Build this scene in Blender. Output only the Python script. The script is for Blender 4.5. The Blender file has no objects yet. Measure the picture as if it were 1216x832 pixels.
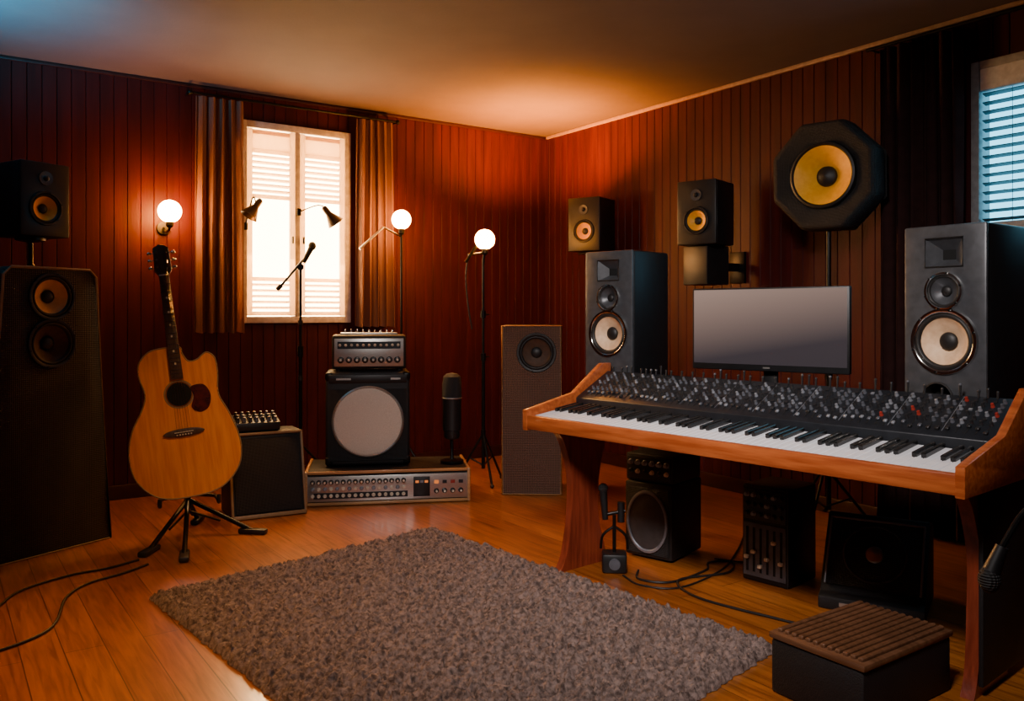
import bpy, bmesh, math, random
import numpy as np
from mathutils import Vector, Matrix, Euler
random.seed(7); np.random.seed(7)
PI = math.pi
R = math.radians
scene = bpy.context.scene
COL = scene.collection

# ------------------------------------------------------------------ materials
def new_mat(name):
    m = bpy.data.materials.new(name); m.use_nodes = True
    nt = m.node_tree
    b = nt.nodes.get('Principled BSDF')
    return m, nt, b

def coords(nt, scale=(1, 1, 1), rot=(0, 0, 0)):
    tc = nt.nodes.new('ShaderNodeTexCoord')
    mp = nt.nodes.new('ShaderNodeMapping')
    mp.inputs['Scale'].default_value = scale
    mp.inputs['Rotation'].default_value = rot
    nt.links.new(tc.outputs['Object'], mp.inputs['Vector'])
    return mp.outputs['Vector']

def M(name, col, rough=0.5, metal=0.0, col2=None, nscale=30, stretch=(1, 1, 1), bump=0.0, bscale=None,
      emit=None, estr=0.0, coat=0.0, spec=0.5, sheen=0.0):
    m, nt, b = new_mat(name)
    b.inputs['Base Color'].default_value = (*col, 1)
    b.inputs['Roughness'].default_value = rough
    b.inputs['Metallic'].default_value = metal
    b.inputs['Coat Weight'].default_value = coat
    b.inputs['Specular IOR Level'].default_value = spec
    b.inputs['Sheen Weight'].default_value = sheen
    if emit:
        b.inputs['Emission Color'].default_value = (*emit, 1)
        b.inputs['Emission Strength'].default_value = estr
    v = coords(nt, stretch)
    c2 = col2 if col2 else tuple(c * 0.75 for c in col)
    n = nt.nodes.new('ShaderNodeTexNoise'); n.inputs['Scale'].default_value = nscale
    n.inputs['Detail'].default_value = 5
    nt.links.new(v, n.inputs['Vector'])
    r = nt.nodes.new('ShaderNodeValToRGB')
    r.color_ramp.elements[0].position = 0.35; r.color_ramp.elements[1].position = 0.65
    r.color_ramp.elements[0].color = (*c2, 1); r.color_ramp.elements[1].color = (*col, 1)
    nt.links.new(n.outputs['Fac'], r.inputs['Fac'])
    nt.links.new(r.outputs['Color'], b.inputs['Base Color'])
    if bump > 0:
        bp = nt.nodes.new('ShaderNodeBump'); bp.inputs['Strength'].default_value = bump
        bp.inputs['Distance'].default_value = 0.01
        n2 = nt.nodes.new('ShaderNodeTexNoise'); n2.inputs['Scale'].default_value = bscale or nscale * 3
        n2.inputs['Detail'].default_value = 3
        nt.links.new(v, n2.inputs['Vector'])
        nt.links.new(n2.outputs['Fac'], bp.inputs['Height'])
        nt.links.new(bp.outputs['Normal'], b.inputs['Normal'])
    return m

def grille_mat(name, col, hole, freq=400, rough=0.7):
    m, nt, b = new_mat(name)
    b.inputs['Roughness'].default_value = rough
    tc = nt.nodes.new('ShaderNodeTexCoord'); sp = nt.nodes.new('ShaderNodeSeparateXYZ')
    nt.links.new(tc.outputs['Object'], sp.inputs[0])
    def mth(op, a, bb=None, v=None):
        n = nt.nodes.new('ShaderNodeMath'); n.operation = op
        nt.links.new(a, n.inputs[0])
        if bb is not None: nt.links.new(bb, n.inputs[1])
        if v is not None: n.inputs[1].default_value = v
        return n.outputs[0]
    sx = mth('SINE', mth('MULTIPLY', mth('ADD', sp.outputs['X'], sp.outputs['Z']), v=freq))
    sz = mth('SINE', mth('MULTIPLY', mth('SUBTRACT', sp.outputs['X'], sp.outputs['Z']), v=freq))
    f = mth('MULTIPLY', sx, sz)
    r = nt.nodes.new('ShaderNodeValToRGB')
    r.color_ramp.elements[0].position = 0.0; r.color_ramp.elements[1].position = 0.5
    r.color_ramp.elements[0].color = (*col, 1); r.color_ramp.elements[1].color = (*hole, 1)
    nt.links.new(f, r.inputs['Fac']); nt.links.new(r.outputs['Color'], b.inputs['Base Color'])
    bp = nt.nodes.new('ShaderNodeBump'); bp.inputs['Strength'].default_value = 0.6; bp.invert = True
    bp.inputs['Distance'].default_value = 0.004
    nt.links.new(f, bp.inputs['Height']); nt.links.new(bp.outputs['Normal'], b.inputs['Normal'])
    return m

def wood_mat(name, c1, c2, axis='X', rough=0.35, coat=0.3):
    st = {'X': (1.2, 14, 14), 'Y': (14, 1.2, 14), 'Z': (14, 14, 1.2)}[axis]
    return M(name, c1, rough, 0, c2, 4, st, bump=0.08, bscale=8, coat=coat)

def floor_material():
    m, nt, b = new_mat('floor_planks')
    v = coords(nt, (1, 1, 1), (0, 0, R(90)))
    br = nt.nodes.new('ShaderNodeTexBrick')
    br.inputs['Color1'].default_value = (0.42, 0.140, 0.022, 1)
    br.inputs['Color2'].default_value = (0.32, 0.094, 0.013, 1)
    br.inputs['Mortar'].default_value = (0.10, 0.028, 0.005, 1)
    br.inputs['Scale'].default_value = 1.0
    br.inputs['Mortar Size'].default_value = 0.0018
    br.inputs['Brick Width'].default_value = 1.6
    br.inputs['Row Height'].default_value = 0.125
    nt.links.new(v, br.inputs['Vector'])
    v2 = coords(nt, (16, 1.2, 1))
    n = nt.nodes.new('ShaderNodeTexNoise'); n.inputs['Scale'].default_value = 3; n.inputs['Detail'].default_value = 8
    n.inputs['Distortion'].default_value = 0.8
    nt.links.new(v2, n.inputs['Vector'])
    r = nt.nodes.new('ShaderNodeValToRGB')
    r.color_ramp.elements[0].position = 0.3; r.color_ramp.elements[0].color = (0.55, 0.48, 0.42, 1)
    r.color_ramp.elements[1].position = 0.65; r.color_ramp.elements[1].color = (1.08, 1.06, 1.0, 1)
    nt.links.new(n.outputs['Fac'], r.inputs['Fac'])
    mx = nt.nodes.new('ShaderNodeMix'); mx.data_type = 'RGBA'; mx.blend_type = 'MULTIPLY'
    mx.inputs[0].default_value = 1
    nt.links.new(br.outputs['Color'], mx.inputs[6]); nt.links.new(r.outputs['Color'], mx.inputs[7])
    nt.links.new(mx.outputs[2], b.inputs['Base Color'])
    b.inputs['Roughness'].default_value = 0.28
    b.inputs['Coat Weight'].default_value = 0.3
    b.inputs['Coat Roughness'].default_value = 0.16
    bp = nt.nodes.new('ShaderNodeBump'); bp.inputs['Strength'].default_value = 0.25; bp.invert = True
    bp.inputs['Distance'].default_value = 0.002
    nt.links.new(br.outputs['Fac'], bp.inputs['Height']); nt.links.new(bp.outputs['Normal'], b.inputs['Normal'])
    return m

def translucent_mat(name, col, tcol, fac=0.5):
    """thin painted louvre wood / cloth that lets daylight glow through"""
    m, nt, b = new_mat(name)
    b.inputs['Base Color'].default_value = (*col, 1); b.inputs['Roughness'].default_value = 0.6
    v = coords(nt); n = nt.nodes.new('ShaderNodeTexNoise'); n.inputs['Scale'].default_value = 25
    nt.links.new(v, n.inputs['Vector'])
    r = nt.nodes.new('ShaderNodeValToRGB')
    r.color_ramp.elements[0].color = (*[c * .85 for c in col], 1); r.color_ramp.elements[1].color = (*col, 1)
    nt.links.new(n.outputs['Fac'], r.inputs['Fac']); nt.links.new(r.outputs['Color'], b.inputs['Base Color'])
    t = nt.nodes.new('ShaderNodeBsdfTranslucent'); t.inputs['Color'].default_value = (*tcol, 1)
    mx = nt.nodes.new('ShaderNodeMixShader'); mx.inputs[0].default_value = fac
    out = nt.nodes.get('Material Output')
    nt.links.new(b.outputs[0], mx.inputs[1]); nt.links.new(t.outputs[0], mx.inputs[2]); nt.links.new(mx.outputs[0], out.inputs[0])
    return m

def screen_mat():
    """switched-on display showing a plain grey gradient desktop"""
    m, nt, b = new_mat('lit_screen')
    b.inputs['Base Color'].default_value = (0.02, 0.02, 0.022, 1); b.inputs['Roughness'].default_value = 0.3
    tc = nt.nodes.new('ShaderNodeTexCoord'); sp = nt.nodes.new('ShaderNodeSeparateXYZ')
    nt.links.new(tc.outputs['Generated'], sp.inputs[0])
    mu = nt.nodes.new('ShaderNodeMath'); mu.operation = 'MULTIPLY_ADD'; mu.inputs[1].default_value = -0.35
    nt.links.new(sp.outputs['X'], mu.inputs[0]); nt.links.new(sp.outputs['Z'], mu.inputs[2])
    r = nt.nodes.new('ShaderNodeValToRGB')
    r.color_ramp.elements[0].position = 0.0; r.color_ramp.elements[0].color = (0.030, 0.022, 0.027, 1)
    r.color_ramp.elements[1].position = 0.95; r.color_ramp.elements[1].color = (0.34, 0.225, 0.18, 1)
    nt.links.new(mu.outputs[0], r.inputs['Fac'])
    nt.links.new(r.outputs['Color'], b.inputs['Emission Color']); b.inputs['Emission Strength'].default_value = 1.0
    return m

m_black = M('black_plastic', (0.008, 0.008, 0.009), 0.45)
m_blackwood = M('black_vinyl', (0.006, 0.005, 0.006), 0.6, bump=0.3, bscale=250)
m_metal_blk = M('black_metal', (0.02, 0.02, 0.02), 0.35, 0.8)
m_rubber = M('rubber_surround', (0.012, 0.011, 0.011), 0.5)
m_void = M('dark_cavity', (0.004, 0.004, 0.004), 0.9)
m_silver = M('brushed_silver', (0.62, 0.60, 0.57), 0.35, 0.9, nscale=60, stretch=(1, 1, 20))
m_chrome = M('chrome', (0.75, 0.74, 0.72), 0.15, 1.0)
m_greyface = M('grey_baffle', (0.085, 0.090, 0.100), 0.38, 0.35)
m_conetan = M('cone_tan', (0.84, 0.58, 0.36), 0.55, col2=(0.72, 0.47, 0.28), nscale=40, bump=0.1)
m_conewarm = M('cone_ochre', (0.90, 0.52, 0.18), 0.55, col2=(0.80, 0.43, 0.14), nscale=40, bump=0.1)
m_coneyel = M('cone_yellow', (1.0, 0.50, 0.02), 0.5, col2=(0.92, 0.42, 0.015), nscale=40, bump=0.1)
m_conebrn = M('cone_brown', (0.10, 0.055, 0.035), 0.6, nscale=40, bump=0.1)
m_cream = M('cream_grille_cloth', (0.70, 0.60, 0.50), 0.8, col2=(0.60, 0.50, 0.41), nscale=200, bump=0.3, bscale=400)
m_grille = grille_mat('woven_grille', (0.036, 0.027, 0.025), (0.006, 0.004, 0.004), 330)
m_grille2 = grille_mat('perforated_brown_grille', (0.15, 0.070, 0.042), (0.02, 0.01, 0.007), 300)
m_grilledk = grille_mat('dark_mesh', (0.016, 0.016, 0.017), (0.004, 0.004, 0.004), 500)
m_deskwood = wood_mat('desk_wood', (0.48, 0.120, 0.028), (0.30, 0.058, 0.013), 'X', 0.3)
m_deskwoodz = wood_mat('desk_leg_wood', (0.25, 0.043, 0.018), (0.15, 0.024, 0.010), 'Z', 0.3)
m_trimwood = wood_mat('trim_wood', (0.50, 0.26, 0.10), (0.34, 0.16, 0.06), 'X', 0.4)
m_gold = M('piping_gold', (0.30, 0.18, 0.08), 0.5)
m_spruce = wood_mat('guitar_spruce', (0.88, 0.30, 0.028), (0.74, 0.215, 0.017), 'Z', 0.22, 0.6)
m_gside = wood_mat('guitar_side', (0.30, 0.10, 0.03), (0.2, 0.06, 0.02), 'X', 0.25, 0.6)
m_fret = wood_mat('fretboard', (0.09, 0.045, 0.03), (0.05, 0.025, 0.016), 'Z', 0.5, 0)
m_neck = wood_mat('guitar_neck', (0.3, 0.13, 0.05), (0.2, 0.08, 0.03), 'Z', 0.3, 0.4)
m_pick = M('pickguard', (0.10, 0.012, 0.008), 0.2, col2=(0.04, 0.006, 0.005), nscale=40, coat=0.5)
m_white = M('white_paint', (0.80, 0.76, 0.70), 0.5, bump=0.05)
m_shut = translucent_mat('louvre_paint', (0.85, 0.80, 0.72), (0.95, 0.74, 0.48), 0.5)
m_keyw = M('white_keys', (0.84, 0.85, 0.90), 0.25, col2=(0.80, 0.81, 0.86))
m_keyb = M('black_keys', (0.01, 0.01, 0.01), 0.25)
m_mixface = M('mixer_face', (0.018, 0.021, 0.027), 0.4, 0.3)
m_knob = M('knob_grey', (0.26, 0.28, 0.32), 0.35, 0.3)
m_knobm = M('knob_slate', (0.12, 0.13, 0.155), 0.35, 0.3)
m_knobd = M('knob_dark', (0.02, 0.02, 0.022), 0.35)
m_knobr = M('knob_red', (0.30, 0.03, 0.02), 0.35)
m_knobc = M('knob_cream', (0.75, 0.65, 0.5), 0.35)
m_curt = translucent_mat('curtain_fabric', (0.22, 0.105, 0.070), (0.45, 0.17, 0.06), 0.25)
m_curtd = M('dark_curtain_fabric', (0.032, 0.011, 0.010), 0.9, nscale=20, bump=0.2, bscale=300, spec=0.15)
m_screen = screen_mat()
m_wall = M('red_panelling', (0.068, 0.0066, 0.0062), 0.5, col2=(0.042, 0.0042, 0.0040), nscale=3, stretch=(6, 6, 0.6), bump=0.12, bscale=20, spec=0.25)
m_ceil = M('ceiling_plaster', (0.125, 0.092, 0.100), 0.85, col2=(0.112, 0.082, 0.090), nscale=4, bump=0.1, bscale=60)
m_trim = M('crown_trim_paint', (0.42, 0.28, 0.20), 0.5)
m_wframe = M('grey_window_paint', (0.33, 0.33, 0.34), 0.5)
m_base = M('baseboard_paint', (0.04, 0.008, 0.007), 0.4)
m_rug = M('shag_rug', (0.34, 0.245, 0.215), 0.95, col2=(0.10, 0.068, 0.058), nscale=55, bump=0.9, bscale=260, sheen=0.05, spec=0.1)
m_slat = wood_mat('slat_wood', (0.17, 0.075, 0.036), (0.09, 0.037, 0.016), 'Y', 0.4)
m_bulb = M('bulb_glow', (1, 0.8, 0.5), 0.3, emit=(1.0, 0.34, 0.045), estr=175)
m_pane_w = M('warm_frosted_glass', (0.9, 0.8, 0.6), 0.3, emit=(1.0, 0.66, 0.32), estr=26)
m_pane_c = M('cool_frosted_glass', (0.3, 0.6, 0.7), 0.3, emit=(0.16, 0.66, 0.95), estr=3.6)
m_led = M('led_display', (0.1, 0.02, 0.01), 0.3, emit=(1, 0.25, 0.05), estr=0.8)
m_floor = floor_material()

# ------------------------------------------------------------------ mesh builder
def catmull(pts, n=6, closed=False):
    P = [Vector(p) for p in pts]; out = []
    N = len(P); rng = range(N if closed else N - 1)
    for i in rng:
        if closed:
            p0, p1, p2, p3 = P[(i - 1) % N], P[i], P[(i + 1) % N], P[(i + 2) % N]
        else:
            p0, p1, p2, p3 = P[max(i - 1, 0)], P[i], P[i + 1], P[min(i + 2, N - 1)]
        for k in range(n):
            t = k / n
            out.append(0.5 * ((2 * p1) + (p2 - p0) * t + (2 * p0 - 5 * p1 + 4 * p2 - p3) * t * t + (3 * p1 - p0 - 3 * p2 + p3) * t ** 3))
    if not closed: out.append(P[-1])
    return out

class MB:
    def __init__(s):
        s.v = []; s.f = []; s.m = []; s.mats = []
    def mi(s, mat):
        if mat not in s.mats: s.mats.append(mat)
        return s.mats.index(mat)
    def raw(s, verts, faces, mat, Mx=None):
        o = len(s.v); k = s.mi(mat)
        for p in verts:
            p = Vector(p)
            s.v.append(tuple(Mx @ p) if Mx is not None else tuple(p))
        for f in faces:
            s.f.append([i + o for i in f]); s.m.append(k)
    def bm(s, b, mat, Mx):
        b.verts.index_update()
        s.raw([v.co.copy() for v in b.verts], [[v.index for v in f.verts] for f in b.faces], mat, Mx)
        b.free()
    def box(s, size, loc, mat, rot=(0, 0, 0), bevel=0.0, seg=2, Mx=None):
        b = bmesh.new(); bmesh.ops.create_cube(b, size=1)
        for v in b.verts: v.co = Vector((v.co.x * size[0], v.co.y * size[1], v.co.z * size[2]))
        if bevel > 0:
            bmesh.ops.bevel(b, geom=b.edges[:], offset=min(bevel, min(size) * 0.45), segments=seg, profile=0.5, affect='EDGES')
        T = Matrix.Translation(loc) @ Euler(rot).to_matrix().to_4x4()
        if Mx is not None: T = Mx @ T
        s.bm(b, mat, T); return s
    def lathe(s, prof, loc, mat, rot=(0, 0, 0), seg=32, Mx=None, scale=(1, 1, 1), caps=True):
        verts = []; faces = []
        for (r, z) in prof:
            for k in range(seg):
                a = 2 * PI * k / seg
                verts.append((r * math.cos(a) * scale[0], r * math.sin(a) * scale[1], z * scale[2]))
        n = len(prof)
        for i in range(n - 1):
            for k in range(seg):
                k2 = (k + 1) % seg
                faces.append([i * seg + k, i * seg + k2, (i + 1) * seg + k2, (i + 1) * seg + k])
        if caps:
            if prof[0][0] > 1e-4: faces.append([k for k in range(seg)][::-1])
            if prof[-1][0] > 1e-4: faces.append([(n - 1) * seg + k for k in range(seg)])
        T = Matrix.Translation(loc) @ Euler(rot).to_matrix().to_4x4()
        if Mx is not None: T = Mx @ T
        s.raw(verts, faces, mat, T); return s
    def cyl(s, r, h, loc, mat, rot=(0, 0, 0), r2=None, seg=24, Mx=None):
        r2 = r if r2 is None else r2
        return s.lathe([(r, -h / 2), (r2, h / 2)], loc, mat, rot, seg, Mx)
    def sphere(s, r, loc, mat, scale=(1, 1, 1), seg=24, rot=(0, 0, 0), Mx=None):
        prof = [(max(r * math.sin(PI * i / 14), 1e-6), -r * math.cos(PI * i / 14)) for i in range(15)]
        return s.lathe(prof, loc, mat, rot, seg, Mx, scale)
    def rod(s, p, q, r, mat, r2=None, seg=12):
        p = Vector(p); q = Vector(q); d = q - p
        qt = Vector((0, 0, 1)).rotation_difference(d)
        T = Matrix.Translation((p + q) / 2) @ qt.to_matrix().to_4x4()
        return s.lathe([(r, -d.length / 2), (r if r2 is None else r2, d.length / 2)], (0, 0, 0), mat, (0, 0, 0), seg, T)
    def tube(s, pts, r, mat, seg=8, smooth=5, closed=False):
        P = catmull(pts, smooth, closed) if smooth else [Vector(p) for p in pts]
        n = len(P); verts = []; faces = []
        up = Vector((0, 0, 1))
        for i in range(n):
            if closed: t = (P[(i + 1) % n] - P[i - 1])
            else: t = P[min(i + 1, n - 1)] - P[max(i - 1, 0)]
            t.normalize()
            a = t.cross(up)
            if a.length < 0.05: a = t.cross(Vector((0, 1, 0)))
            a.normalize(); b = a.cross(t)
            for k in range(seg):
                an = 2 * PI * k / seg
                verts.append(P[i] + a * math.cos(an) * r + b * math.sin(an) * r)
        for i in range(n if closed else n - 1):
            j = (i + 1) % n
            for k in range(seg):
                k2 = (k + 1) % seg
                faces.append([i * seg + k, i * seg + k2, j * seg + k2, j * seg + k])
        if not closed:
            faces.append(list(range(seg))[::-1]); faces.append([(n - 1) * seg + k for k in range(seg)])
        s.raw(verts, faces, mat); return s
    def prism(s, pts, y0, y1, mat, bevel=0.0, Mx=None):
        """polygon given in (x,z), extruded along y"""
        b = bmesh.new()
        va = [b.verts.new((p[0], y0, p[1])) for p in pts]
        f = b.faces.new(va)
        r = bmesh.ops.extrude_face_region(b, geom=[f])
        for v in [g for g in r['geom'] if isinstance(g, bmesh.types.BMVert)]: v.co.y = y1
        bmesh.ops.recalc_face_normals(b, faces=b.faces[:])
        if bevel > 0:
            es = [e for e in b.edges if e.calc_face_angle(0) > 0.6]
            bmesh.ops.bevel(b, geom=es, offset=bevel, segments=2, profile=0.5, affect='EDGES')
        s.bm(b, mat, Mx if Mx is not None else Matrix.Identity(4)); return s
    def build(s, name, parent=None, loc=(0, 0, 0), rot=(0, 0, 0), angle=35):
        me = bpy.data.meshes.new(name)
        me.from_pydata([tuple(v) for v in s.v], [], s.f)
        for m in s.mats: me.materials.append(m)
        me.polygons.foreach_set('material_index', s.m)
        me.polygons.foreach_set('use_smooth', [True] * len(me.polygons))
        me.validate(); me.update()
        me.set_sharp_from_angle(angle=R(angle))
        ob = bpy.data.objects.new(name, me); COL.objects.link(ob)
        ob.location = loc; ob.rotation_euler = rot
        if parent: ob.parent = parent
        return ob

def root(name, loc=(0, 0, 0), rz=0.0, rot=None):
    e = bpy.data.objects.new(name, None); COL.objects.link(e)
    e.empty_display_size = 0.1
    e.location = loc; e.rotation_euler = rot if rot else (0, 0, R(rz))
    return e

def boolean_cut(ob, cutter):
    md = ob.modifiers.new('cut', 'BOOLEAN'); md.object = cutter; md.operation = 'DIFFERENCE'; md.solver = 'EXACT'
    bpy.context.view_layer.update()
    dg = bpy.context.evaluated_depsgraph_get()
    me = bpy.data.meshes.new_from_object(ob.evaluated_get(dg))
    ob.modifiers.clear(); ob.data = me
    me.polygons.foreach_set('use_smooth', [True] * len(me.polygons))
    me.set_sharp_from_angle(angle=R(30))

FX = (PI / 2, 0, 0)   # lathe axis pointing to local -Y

def lathe_open(mb, prof, loc, mat, rot=FX, seg=40):
    mb.lathe(prof, loc, mat, rot, seg, caps=False)

def add_driver(mb, x, z, yf, r, cone, ring=m_rubber, kind='cone', cap=m_rubber):
    L = (x, yf, z)
    if kind == 'cone':
        lathe_open(mb, [(r * 0.86, -0.006), (r * 0.86, 0.006), (r * 0.90, 0.010), (r * 0.99, 0.009), (r * 1.02, 0.0), (r * 1.02, -0.002)], L, ring)
        pr = [(r * (0.88 - 0.17 * k / 6), -0.002 + 0.09 * r * math.sin(PI * k / 6)) for k in range(7)]
        lathe_open(mb, pr, L, m_rubber)
        pr = [(r * (0.71 - 0.46 * t), -0.002 - 0.34 * r * (t ** 0.8)) for t in [0, .15, .3, .5, .75, 1]]
        lathe_open(mb, pr, L, cone)
        pr = [(max(r * 0.28 * math.cos(PI / 2 * k / 6), 1e-5), -0.30 * r + 0.13 * r * math.sin(PI / 2 * k / 6)) for k in range(7)]
        lathe_open(mb, pr, L, cap)
        for k in range(6):
            a = k * PI / 3 + 0.3
            mb.cyl(0.004, 0.004, (x + r * 0.95 * math.cos(a), yf - 0.011, z + r * 0.95 * math.sin(a)), m_metal_blk, FX, seg=8)
    elif kind == 'port':
        pr = [(r * 1.12, 0), (r * 1.12, 0.005), (r * 1.0, 0.006), (r * 0.85, -0.01), (r * 0.8, -0.05), (1e-5, -0.055)]
        lathe_open(mb, pr[:5], L, m_rubber); lathe_open(mb, pr[4:], L, m_void)
    elif kind == 'dome':
        mb.lathe([(r * 1.0, 0), (r * 1.0, 0.006), (r * 0.6, 0.004), (r * 0.5, 0.004)], L, ring, FX, 32)
        mb.sphere(r * 0.42, (x, yf - 0.004, z), cone, (1, 1, 1), rot=FX)

def speaker(name, loc, rz, w, d, h, cab, face, drivers, bevel=0.012, top_w=None, horn=None, outline=None, face_inset=0.0):
    """box loudspeaker: origin at centre of bottom, front = local -Y. drivers=(x,z,r,cone,ring,kind)"""
    rt = root(name, loc, rz)
    tw = top_w or w
    def shape(i):
        c = 0.035 if top_w else 0.0
        if c: return [(-w / 2 + i, i), (w / 2 - i, i), (tw / 2 - i, h - i - c), (tw / 2 - i - c, h - i), (-tw / 2 + i + c, h - i), (-tw / 2 + i, h - i - c)]
        return [(-w / 2 + i, i), (w / 2 - i, i), (tw / 2 - i, h - i), (-tw / 2 + i, h - i)]
    cabm = MB().prism(shape(0), -d / 2 + 0.018, d / 2, cab, bevel).build('cabinet', rt)
    fm = MB().prism(shape(face_inset), -d / 2, -d / 2 + 0.0175, face, min(bevel, 0.007)).build('baffle', rt)
    cut = MB()
    for (x, z, r, c, rg, k) in drivers:
        if k in ('cone', 'port'): cut.cyl(r * (0.93 if k == 'cone' else 1.0), 0.2, (x, -d / 2, z), m_void, FX, seg=40)
    if horn:
        hx, hz, hw, hh = horn; cut.box((hw, 0.1, hh), (hx, -d / 2, hz), m_void)
    co = cut.build('cutter', rt)
    boolean_cut(cabm, co); boolean_cut(fm, co)
    bpy.data.objects.remove(co)
    mb = MB()
    for (x, z, r, c, rg, k) in drivers: add_driver(mb, x, z, -d / 2, r, c, rg, k)
    if horn:
        y = -d / 2; a, b_ = hw / 2, hh / 2
        o = [(hx - a, y, hz - b_), (hx + a, y, hz - b_), (hx + a, y, hz + b_), (hx - a, y, hz + b_)]
        i = [(hx - a * .35, y + .04, hz - b_ * .5), (hx + a * .35, y + .04, hz - b_ * .5), (hx + a * .35, y + .04, hz + b_ * .2), (hx - a * .35, y + .04, hz + b_ * .2)]
        mb.raw(o + i, [[0, 1, 5, 4], [1, 2, 6, 5], [2, 3, 7, 6], [3, 0, 4, 7]], face)
        mb.raw(i, [[0, 1, 2, 3]], m_void)
        mb.tube([(p[0], y - 0.002, p[2]) for p in o], 0.003, m_rubber, closed=True, smooth=0)
    mb.build('drivers', rt, angle=50)
    if outline:
        q = shape(0.004)
        P = [(a, -d / 2 - 0.001, b) for a, b in q]
        MB().tube(P, 0.007, outline, closed=True, smooth=0).build('front_trim', rt)
    return rt

# ------------------------------------------------------------------ room shell
XR, YB, H = 4.29, 5.67, 2.65
XL, YF = -1.6, -1.6

def plank_wall(name, fn, segs, mat, pitch=0.078):
    mb = MB()
    for (a, b, z0, z1) in segs:
        k0 = math.floor(a / pitch); k1 = math.ceil(b / pitch)
        us = []
        for k in range(k0, k1 + 1):
            for du, dp in ((-0.004, 0.0), (0, 0.0050), (0.004, 0.0)):
                u = k * pitch + du
                if a < u < b: us.append((u, dp))
        us = [(a, 0)] + us + [(b, 0)]
        verts = []; faces = []
        for (u, dp) in us: verts += [fn(u, dp, z0), fn(u, dp, z1)]
        for i in range(len(us) - 1): faces.append([2 * i, 2 * i + 2, 2 * i + 3, 2 * i + 1])
        mb.raw(verts, faces, mat)
        c = [fn(a, 0.012, z0), fn(b, 0.012, z0), fn(b, 0.012, z1), fn(a, 0.012, z1), fn(a, 0.12, z0), fn(b, 0.12, z0), fn(b, 0.12, z1), fn(a, 0.12, z1)]
        mb.raw(c, [[0, 1, 2, 3], [4, 5, 6, 7], [0, 1, 5, 4], [1, 2, 6, 5], [2, 3, 7, 6], [3, 0, 4, 7]], mat)
    return mb.build(name, angle=10)

WX0, WX1, WZ0, WZ1 = 1.71, 2.505, 1.09, 2.46
plank_wall('wall_back', lambda u, d, z: (u, YB + d, z),
           [(XL, WX0, 0, H), (WX1, XR + .1, 0, H), (WX0, WX1, 0, WZ0), (WX0, WX1, WZ1, H)], m_wall)
VY0, VY1, VZ0, VZ1 = 1.15, 2.12, 1.56, 2.40
plank_wall('wall_right', lambda u, d, z: (XR + d, u, z),
           [(YF, VY0, 0, H), (VY1, YB, 0, H), (VY0, VY1, 0, VZ0), (VY0, VY1, VZ1, H)], m_wall)
plank_wall('wall_left', lambda u, d, z: (XL - d, u, z), [(YF, YB, 0, H)], m_wall)
plank_wall('wall_front', lambda u, d, z: (u, YF - d, z), [(XL, XR, 0, H)], m_wall)
MB().box((XR - XL + .3, YB - YF + .3, 0.1), ((XR + XL) / 2, (YB + YF) / 2, -0.05), m_floor).build('floor')
MB().box((XR - XL + .3, YB - YF + .3, 0.1), ((XR + XL) / 2, (YB + YF) / 2, H + 0.05), m_ceil).build('ceiling')
MB().box((XR - XL, 0.02, 0.09), ((XR + XL) / 2, YB - 0.011, 0.045), m_base, bevel=0.005).build('baseboard_back')
MB().box((0.02, YB - YF - 0.03, 0.09), (XR - 0.011, (YB + YF) / 2 - 0.02, 0.045), m_base, bevel=0.005).build('baseboard_right')
MB().box((XR - XL, 0.018, 0.022), ((XR + XL) / 2, YB - 0.010, H - 0.012), m_base, bevel=0.004).build('trim_1')
MB().box((0.022, YB - YF - 0.03, 0.024), (XR - 0.012, (YB + YF) / 2 - 0.02, H - 0.013), m_trim, bevel=0.004).build('trim_2')

def window_back():
    w = WX1 - WX0; h = WZ1 - WZ0
    rt = root('window_1', ((WX0 + WX1) / 2, YB, WZ0))
    f = MB()
    f.box((0.045, 0.11, h), (-w / 2 + .0225, 0.03, h / 2), m_white, bevel=.004)
    f.box((0.045, 0.11, h), (w / 2 - .0225, 0.03, h / 2), m_white, bevel=.004)
    f.box((w - .09, 0.11, 0.045), (0, 0.03, h - .0225), m_white, bevel=.004)
    f.box((w - .09, 0.11, 0.045), (0, 0.03, .0225), m_white, bevel=.004)
    f.box((0.035, 0.10, h - .09), (0, 0.025, h / 2), m_white, bevel=.004)
    f.build('frame', rt)
    for sgn, nm in ((-1, 'shutter_1'), (1, 'shutter_2')):
        s = MB(); sw = w / 2 - 0.066; cx = sgn * (0.0195 + sw / 2 + 0.0)
        z0, z1 = 0.05, h - 0.05; st = 0.036
        for e in (-1, 1): s.box((st, 0.028, z1 - z0), (cx + e * (sw / 2 - st / 2), -0.01, (z0 + z1) / 2), m_shut, bevel=.004)
        iw = sw - 2 * st
        rails = [z0 + .015, z0 + .25, h * .63, h * .855, z1 - .02]
        for z in rails: s.box((iw, 0.026, 0.028), (cx, -0.01, z), m_shut, bevel=.003)
        s.box((iw, 0.010, z1 - rails[3] - .02), (cx, -0.01, (z1 + rails[3]) / 2), m_shut, bevel=.003)
        for (a, b) in ((rails[0], rails[1]), (rails[2], rails[3])):
            n = int((b - a) / 0.036)
            for k in range(1, n):
                s.box((iw, 0.034, 0.005), (cx, -0.008, a + (b - a) * k / n), m_shut, rot=(R(-28), 0, 0), bevel=.002)
        s.box((0.010, 0.02, 0.05), (cx - sgn * (sw / 2 - 0.02), -0.034, h * .42), m_metal_blk, bevel=.003)
        s.build(nm, rt)
    MB().box((w - .088, 0.006, h - .088), (0, 0.075, h / 2), m_pane_w).build('glass_pane', rt)
window_back()

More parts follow.
